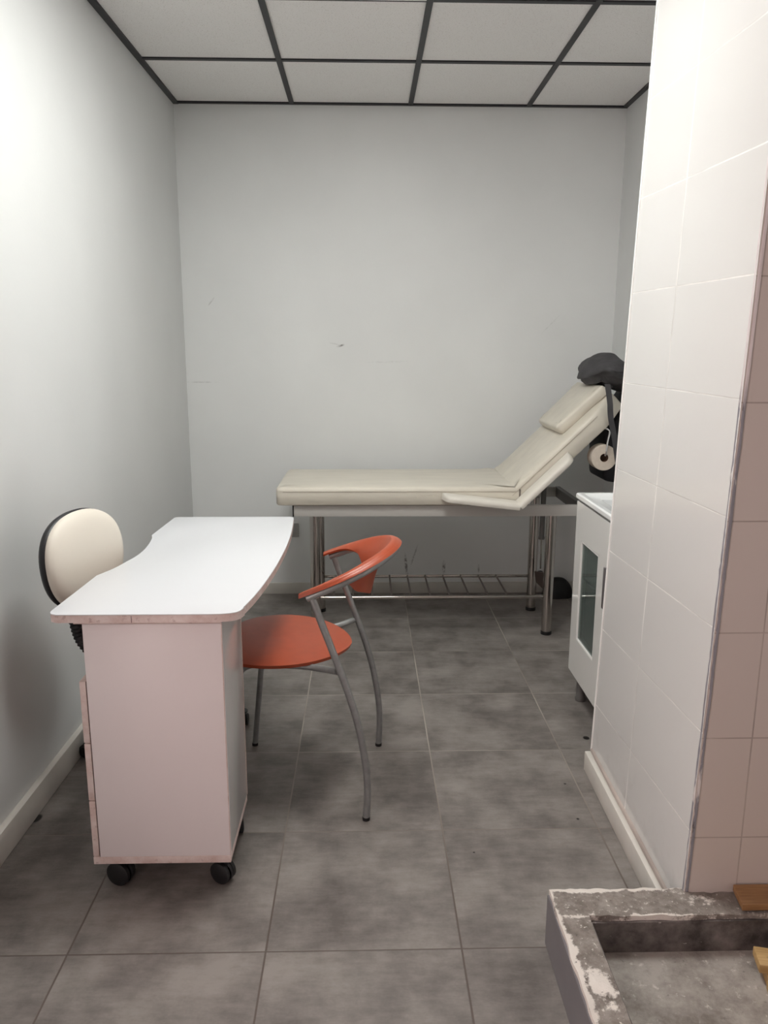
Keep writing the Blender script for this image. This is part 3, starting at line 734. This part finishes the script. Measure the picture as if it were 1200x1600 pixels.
for i in range(90):
    a = i/89; ph_ = a*2*math.pi*7.5
    amp = 0.0065*(1.35 if a < 0.12 else 1.0)*(0.75+0.25*math.sin(i*1.7))
    pth.append((0.228-BX + 0.112*a + 0.0035*math.sin(ph_), YN0-0.0002-BY, 0.713 + amp*math.cos(ph_)))
b_ = MB(); b_.tube(pth, 0.0009, 6); b_.build('embossed_mark', M['leather'], mt)
# head section, hinged at about 44.5 degrees
ANG = math.radians(44.3)
HG = Vector((0.712-BX, 0, 0.655))
Mh = Matrix.Translation(HG) @ Matrix.Rotation(-ANG, 4, 'Y')
HL, HT = 0.665, 0.088
hp = rounded([(0.0, YN0-BY), (0.545, YN0-BY), (HL, YN0+0.085-BY), (HL, YN1-0.085-BY), (0.545, YN1-BY), (0.0, YN1-BY)], [0.01, 0.03, 0.03, 0.03, 0.03, 0.01])
b_ = MB(); cushion(b_, dens(hp), 0.0, HT, mat=Mh); hs = b_.build('head_section', M['leather'], bd, ang=50)
b_ = MB(); b_.tube([Mh @ Vector((0.012, YN0-0.0006-BY, HT-0.02)), Mh @ Vector((0.53, YN0-0.0006-BY, HT-0.02))], 0.0010, 6); b_.build('seam', M['stitch_pale'], hs)
b_ = MB(); b_.tube([(0.7075-BX, YN0-0.001-BY, MZ0+0.004), (0.7075-BX, YN0-0.001-BY, MZ1-0.014), (0.7065-BX, YN0+0.020-BY, MZ1+0.004), (0.7065-BX, YN1-0.02-BY, MZ1+0.008)], 0.0032, 6); b_.build('fold_gap', M['stitch'], bd)  # dark tube stands in for the shade in the fold
# head pillow
pp = rounded([(0.370, 3.555-BY), (0.655, 3.535-BY), (0.655, 3.965-BY), (0.370, 3.945-BY)], [0.02]*4)
b_ = MB(); cushion(b_, dens(pp), HT+0.004, HT+0.052, 0.018, 0.006, Mh); b_.build('pillow', M['leather'], bd, ang=50)
# arm pads: thin wedge running along the side and up the head section
def pad(prof, y0, y1, name):
    """prof: closed (x,z) outline"""
    b_ = MB(); b_.prism([(x-BX, z) for x, z in prof], y0-BY, y1-BY, 0.006, 3, axis='y'); return b_.build(name, M['leather_pale'], bd, ang=50)
AY0, AY1 = 3.375, 3.458
b_ = MB()
def padp(u, v_):
    # along the path: flat part then rising part
    L1, L2 = 0.345, 0.335
    s_ = u*(L1+L2)
    return s_
Pj = Vector((0.694, 0, 0.676))
d1 = Vector((math.cos(-0.11), 0, math.sin(-0.11))); d2 = Vector((math.cos(ANG), 0, math.sin(ANG)))
def arm_part(p0, p1, wn, nrm, round_start, round_end, nm):
    b_ = MB(); N = 26
    L = (p1-p0).length; d = (p1-p0).normalized()
    rings = []
    for i in range(N):
        t_ = i/(N-1); s_ = t_*L
        yo = AY0; 
        if round_start and s_ < 0.06: yo = AY0 + (AY1-AY0)*0.9*(1-math.sqrt(max(0, 1-((0.06-s_)/0.06)**2)))
        if round_end and L-s_ < 0.05: yo = AY0 + (AY1-AY0)*0.85*(1-math.sqrt(max(0, 1-((0.05-(L-s_))/0.05)**2)))
        c = p0 + d*s_
        th = 0.030
        prof = [(yo, -th*0.5), (yo-0.004, -th*0.1), (yo, th*0.25), (yo+0.010, th*0.42), ((yo+AY1)/2, th*0.5), (AY1, th*0.5), (AY1, -th*0.5)]
        rings.append([b_.bm.verts.new((c.x-BX+nrm.x*h, y-BY, c.z+nrm.z*h)) for y, h in prof])
    for A, B in zip(rings, rings[1:]):
        n = len(A)
        for i in range(n): b_.bm.faces.new((A[i], A[(i+1) % n], B[(i+1) % n], B[i]))
    b_.bm.faces.new(rings[0][::-1]); b_.bm.faces.new(rings[-1])
    return b_.build(nm, M['leather_pale'], bd, ang=60)
n1_ = Vector((-d1.z, 0, d1.x)); n2_ = Vector((-d2.z, 0, d2.x))
arm_part(Pj - d1*0.345, Pj, 0, n1_, True, False, 'arm_pad'); arm_part(Pj + d2*0.002, Pj + d2*0.325, 0, n2_, False, True, 'arm_pad')
# frame
FX0, FX1, FY0, FY1, FZ0, FZ1 = -0.325, 1.0, 3.482, 3.99, 0.612, 0.664
b_ = MB(); b_.box(FX0-BX, FX1-BX, FY0-BY, FY0+0.025-BY, FZ0, FZ1, 0.002, 2); b_.build('side_rail', M['rail'], bd)
b_ = MB(); b_.box(FX0-BX, FX1-BX, FY1-0.025-BY, FY1-BY, FZ0, FZ1, 0.002, 2); b_.build('side_rail', M['rail'], bd)
b_ = MB(); b_.box(FX0-0.006-BX, FX0-BX, FY0-BY, FY1-BY, FZ0, FZ1, 0.001, 1); b_.build('end_rail', M['rubber'], bd)
b_ = MB(); b_.box(FX1-BX, FX1+0.025-BX, FY0-BY, FY1-BY, FZ0, FZ1, 0.002, 2); b_.build('end_rail', M['rail_dark'], bd)
b_ = MB(); b_.box(0.70-BX, 0.74-BX, FY0+0.025-BY, FY1-0.025-BY, FZ0+0.01, FZ1-0.01, 0.002, 2); b_.build('cross_rail', M['rail_dark'], bd)
b_ = MB()
for y in (3.56, 3.92):
    b_.tube([BLp for BLp in ((Mh @ Vector((0.0, y-BY, -0.014))), (Mh @ Vector((0.50, y-BY, -0.014))))], 0.011, 8)
b_.tube([Mh @ Vector((0.50, 3.56-BY, -0.014)), Mh @ Vector((0.50, 3.92-BY, -0.014))], 0.011, 8)
b_.build('head_frame', M['rail_dark'], bd)
LX0, LX1, LY0, LY1, LR = -0.237, 0.888, 3.585, 3.945, 0.0245
for (x, y) in ((LX0, LY0), (LX1, LY0), (LX0+0.002, LY1), (LX1+0.0, LY1)):
    b_ = MB(); b_.tube([(x-BX, y-BY, 0.012), (x-BX, y-BY, 0.40), (x-BX, y-BY, FZ0+0.004)], LR, 28); l_ = b_.build('leg', M['chrome'], bd)
    b_ = MB(); b_.lathe([(0, 0), (LR+0.0015, 0), (LR+0.0015, 0.016), (LR, 0.018), (0, 0.018)], (x-BX, y-BY, 0), (0, 0, 1), 28); b_.build('foot_cap', M['rubber'], l_)
SZ = 0.190
for y in (LY0, LY1):
    b_ = MB(); b_.tube([(LX0-BX, y-BY, SZ), (LX1-BX, y-BY, SZ)], 0.0085, 12); b_.build('shelf_rail', M['chrome'], bd)
for i in range(13):
    x = LX0 + 0.085 + i*0.094
    if x > LX1-0.13: break
    b_ = MB(); b_.tube([(x-BX, LY0-BY, SZ+0.004), (x-BX, LY1-BY, SZ+0.004)], 0.0048, 8); b_.build('shelf_bar', M['dark_steel'], bd)
# gas strut and its foot lever behind the right legs
gs = MB(); gs.tube([(0.897-BX, 3.80-BY, 0.70), (0.896-BX, 3.80-BY, 0.435)], 0.0135, 14); gs.lathe([(0.0, 0), (0.016, 0), (0.016, 0.012), (0, 0.012)], (0.896-BX, 3.80-BY, 0.425), (0, 0, 1), 14)
g_ = gs.build('gas_strut', M['rail_dark'], bd)
gs = MB(); gs.tube([(0.896-BX, 3.80-BY, 0.43), (0.898-BX, 3.80-BY, 0.27)], 0.0045, 10); gs.build('strut_rod', M['chrome'], g_)
gs = MB(); gs.lathe([(0, 0), (0.014, 0), (0.016, 0.01), (0.011, 0.018), (0.011, 0.03), (0.014, 0.04), (0, 0.045)], (0.898-BX, 3.80-BY, 0.215), (0, 0, 1), 14); gs.build('strut_joint', M['black_plastic'], g_)
b_ = MB(); b_.prism([(0.862-BX, 0.262), (0.918-BX, 0.255), (0.955-BX, 0.150), (0.93-BX, 0.148), (0.872-BX, 0.205)], 3.775-BY, 3.783-BY, axis='y'); b_.build('lever_plate', M['dark_steel'], bd, smooth=False)

# paper roll hanging from a wire hook under the head section
rl = root('paper_roll', 'white paper roll hanging on a wire hook under the raised head of the bed', 'paper roll', (1.088, 3.47, 0.885))
b_ = MB(); b_.lathe([(0.019, 0.0), (0.057, 0.0), (0.0585, 0.002), (0.0585, 0.07), (0.019, 0.07)], (0, 0.0, 0), (0, 1, 0), 48)
b_.build('paper', M['paper'], rl)
b_ = MB(); b_.lathe([(0.0188, 0.001), (0.0175, 0.001), (0.0175, 0.069), (0.0188, 0.069), (0.0188, 0.001)], (0, 0, 0), (0, 1, 0), 28); b_.lathe([(0, 0.035), (0.0178, 0.035)], (0, 0, 0), (0, 1, 0), 28); b_.build('core', M['cardboard'], rl)
hk = MB(); hk.tube([(1.062-BX, 3.50-BY, 1.010), (1.085-BX, 3.475-BY, 1.018), (1.099-BX, 3.458-BY, 1.012), (1.101-BX, 3.455-BY, 1.00), (1.094-BX, 3.455-BY, 0.96), (1.089-BX, 3.455-BY, 0.905), (1.088-BX, 3.465-BY, 0.897), (1.088-BX, 3.50-BY, 0.896)], 0.0042, 10, sub=4)
hk.build('roll_hook', M['chrome_bright'], bd)

# ------------------------------------------------------------------ bag hung over the head of the bed
bg = root('bag', 'dark grey fabric bag slung over the raised head end of the bed', 'bag', (1.18, 3.70, 1.22))
GX, GY, GZ = 1.18, 3.70, 1.22
def bagtop(u, v_):
    a = 2*math.pi*u; b = math.pi*(v_*0.98+0.01)
    x = math.sin(b)*math.cos(a); y = math.sin(b)*math.sin(a); z = math.cos(b)
    x = math.copysign(abs(x)**0.85, x)
    n_ = noise.noise(Vector((x*1.7, y*1.7, z*2.2)))*0.12 + noise.noise(Vector((x*3, y*3, z*7)))*0.045
    k_ = 1 + n_
    X = 0.116*x*k_; Y = 0.235*y*k_; Z = (0.082 if z > 0 else 0.075)*z*k_
    Z += -0.55*max(0, X-0.01) - 0.9*max(0, -X-0.075)
    if z < 0: Z += 0.25*max(0, -X-0.0)
    P_ = Vector((X+1.143, Y+3.70, Z+1.268))
    # never sinks into the cushion or the pillow below it
    q = Mh.inverted() @ Vector((P_.x-BX, P_.y-BY, P_.z))
    lim = HT+0.010
    if q.x < 0.672 and YB0 < P_.y < YB1: lim = HT+0.062
    if q.x < HL+0.012 and (q.z < lim or z < 0): q.z = max(lim, lim + (q.z-lim)*max(0, 1+z*2.5)); w_ = Mh @ q; P_ = Vector((w_.x+BX, P_.y, w_.z))
    return (P_.x-GX, P_.y-GY, P_.z-GZ)
YB0, YB1 = 3.50, 4.0
b_ = MB(); b_.grid(bagtop, 72, 48, closeu=True); b_.build('bag_top', M['bag'], bg, ang=80)
body = rounded([(1.122, 0.975), (1.132, 0.755), (1.275, 0.735), (1.325, 0.80), (1.325, 1.24), (1.265, 1.20)], [0.03, 0.03, 0.03, 0.03, 0.03, 0.02], 4)
b_ = MB(); b_.prism([(x-GX, z-GZ) for x, z in body], 3.60-GY, 3.86-GY, 0.02, 3, axis='y'); b_.build('bag_body', M['bag_black'], bg, ang=60)
b_ = MB()
sp_ = spline([Vector((1.085, 0, 1.215)), Vector((1.092, 0, 1.15)), Vector((1.100, 0, 1.07)), Vector((1.122, 0, 0.98)), Vector((1.150, 0, 0.85)), Vector((1.17, 0, 0.80))], 6)
rr = []
for i, p_ in enumerate(sp_):
    wd = 0.0125; yy = 3.452
    if i < 8: yy = 3.452 + 0.03*(1-i/8)
    rr.append([b_.bm.verts.new((p_.x+dx_-GX, yy+dy_-GY, p_.z-GZ)) for dx_, dy_ in ((-wd, 0), (-wd, -0.003), (wd, -0.003), (wd, 0))])
for A, B in zip(rr, rr[1:]):
    for i in range(4): b_.bm.faces.new((A[i], A[(i+1) % 4], B[(i+1) % 4], B[i]))
b_.bm.faces.new(rr[0]); b_.bm.faces.new(rr[-1][::-1])
b_.build('strap', M['bag'], bg, ang=60)

# dark thing on the floor behind the bed leg
b_ = MB()
def lump(u, v_):
    a = 2*math.pi*u; b = math.pi/2*v_
    r_ = math.cos(b)**0.8 if v_ < 1 else 0.001
    x = 0.085*math.cos(a)*r_; y = 0.045*math.sin(a)*r_; z = 0.115*math.sin(b)
    n_ = 1 + 0.08*noise.noise(Vector((math.cos(a)*2, math.sin(a)*2, v_*2)))
    return (x*n_, y*n_, z)
V = b_.grid(lump, 40, 14, closeu=True); b_.bm.faces.new([V[i][0] for i in range(40)][::-1]); b_.bm.faces.new([V[i][-1] for i in range(40)])
o_ = b_.build('floor_bag', M['rubber'], ang=60); o_.location = (1.085, 4.165, 0)
tag(o_, 'small black rounded bag on the floor behind the right leg of the bed', 'bag')

# ------------------------------------------------------------------ vanity cabinet
VX0, VX1, VY0, VY1, VZ0, VZ1 = 0.820, 1.325, 2.480, 2.915, 0.108, 0.800
vn = root('vanity_cabinet', 'white gloss washbasin cabinet with a glazed door, beyond the tiled partition', 'cabinet', (VX0, (VY0+VY1)/2, 0))
def V_(x0, x1, y0, y1, z0, z1, b=0.0): 
    mb = MB(); mb.box(x0-VX0, x1-VX0, y0-(VY0+VY1)/2, y1-(VY0+VY1)/2, z0, z1, b, 2); return mb
VYc = (VY0+VY1)/2
b_ = MB()
for (x0, x1, y0, y1, z0, z1) in ((VX0+0.018, VX1, VY0, VY0+0.016, VZ0, VZ1), (VX0+0.018, VX1, VY1-0.016, VY1, VZ0, VZ1), (VX0+0.018, VX1, VY0+0.016, VY1-0.016, VZ0, VZ0+0.016), (VX1-0.008, VX1, VY0+0.016, VY1-0.016, VZ0+0.016, VZ1), ):
    b_.box(x0-VX0, x1-VX0, y0-VYc, y1-VYc, z0, z1)
b_.build('body', M['vanity'], vn, smooth=False)
V_(VX0+0.022, VX1-0.008, VY0+0.016, VY1-0.016, 0.395, 0.409).build('shelf', M['vanity'], vn, smooth=False)
# door frame with an opening
OY0, OY1, OZ0, OZ1 = 2.613, 2.834, 0.262, 0.656
b_ = MB()
for (y0, y1, z0, z1) in ((VY0, OY0, VZ0, VZ1-0.004), (OY1, VY1, VZ0, VZ1-0.004), (OY0, OY1, VZ0, OZ0), (OY0, OY1, OZ1, VZ1-0.004)):
    b_.box(0, 0.017, y0-VYc, y1-VYc, z0, z1)
dr = b_.build('door', M['vanity'], vn, smooth=False)
b_ = MB()
for (y0, y1, z0, z1) in ((OY0, OY0+0.006, OZ0, OZ1), (OY1-0.006, OY1, OZ0, OZ1), (OY0, OY1, OZ0, OZ0+0.006), (OY0, OY1, OZ1-0.006, OZ1)):
    b_.box(0.001, 0.009, y0-VYc, y1-VYc, z0, z1)
b_.build('glazing_bead', M['bead'], dr, smooth=False)
V_(VX0+0.006, VX0+0.010, OY0+0.004, OY1-0.004, OZ0+0.004, OZ1-0.004).build('glass_pane', M['glass'], dr, smooth=False)
b_ = MB(); b_.box(-0.014, -0.006, 2.494-VYc, 2.508-VYc, 0.500, 0.645, 0.002, 2); b_.box(-0.008, 0.001, 2.497-VYc, 2.505-VYc, 0.51, 0.52); b_.box(-0.008, 0.001, 2.497-VYc, 2.505-VYc, 0.625, 0.635); b_.build('handle', M['handle'], dr)
for (x, y) in ((0.855, 2.845), (0.855, 2.53), (1.28, 2.845), (1.28, 2.53)):
    b_ = MB(); b_.lathe([(0, 0), (0.020, 0), (0.022, 0.01), (0.018, 0.02), (0.018, VZ0), (0, VZ0)], (x-VX0, y-VYc, 0), (0, 0, 1), 20); b_.build('leg', M['grey_plastic'], vn)
# ceramic top with recessed rectangular bowl
b_ = MB()
TZ0, TZ1 = VZ1+0.003, VZ1+0.026
x0, x1, y0, y1 = VX0-0.004, VX1, VY0-0.006, VY1+0.006
def rr_(i_, z): return [(x0+i_-VX0, y0+i_-VYc, z), (x1-i_-VX0, y0+i_-VYc, z), (x1-i_-VX0, y1-i_-VYc, z), (x0+i_-VX0, y1-i_-VYc, z)]
lv = [rr_(0.004, TZ0), rr_(0, TZ0+0.005), rr_(0, TZ1-0.005), rr_(0.005, TZ1), rr_(0.022, TZ1), rr_(0.034, TZ1-0.010), rr_(0.045, TZ1-0.012), rr_(0.075, TZ1-0.016), rr_(0.090, TZ1-0.10), rr_(0.11, TZ1-0.115)]
R2 = [[b_.bm.verts.new(p_) for p_ in q] for q in lv]
for A, B in zip(R2, R2[1:]):
    for i in range(4): b_.bm.faces.new((A[i], A[(i+1) % 4], B[(i+1) % 4], B[i]))
b_.bm.faces.new(R2[-1]); 
sk = b_.build('washbasin', M['ceramic'], vn, ang=25)
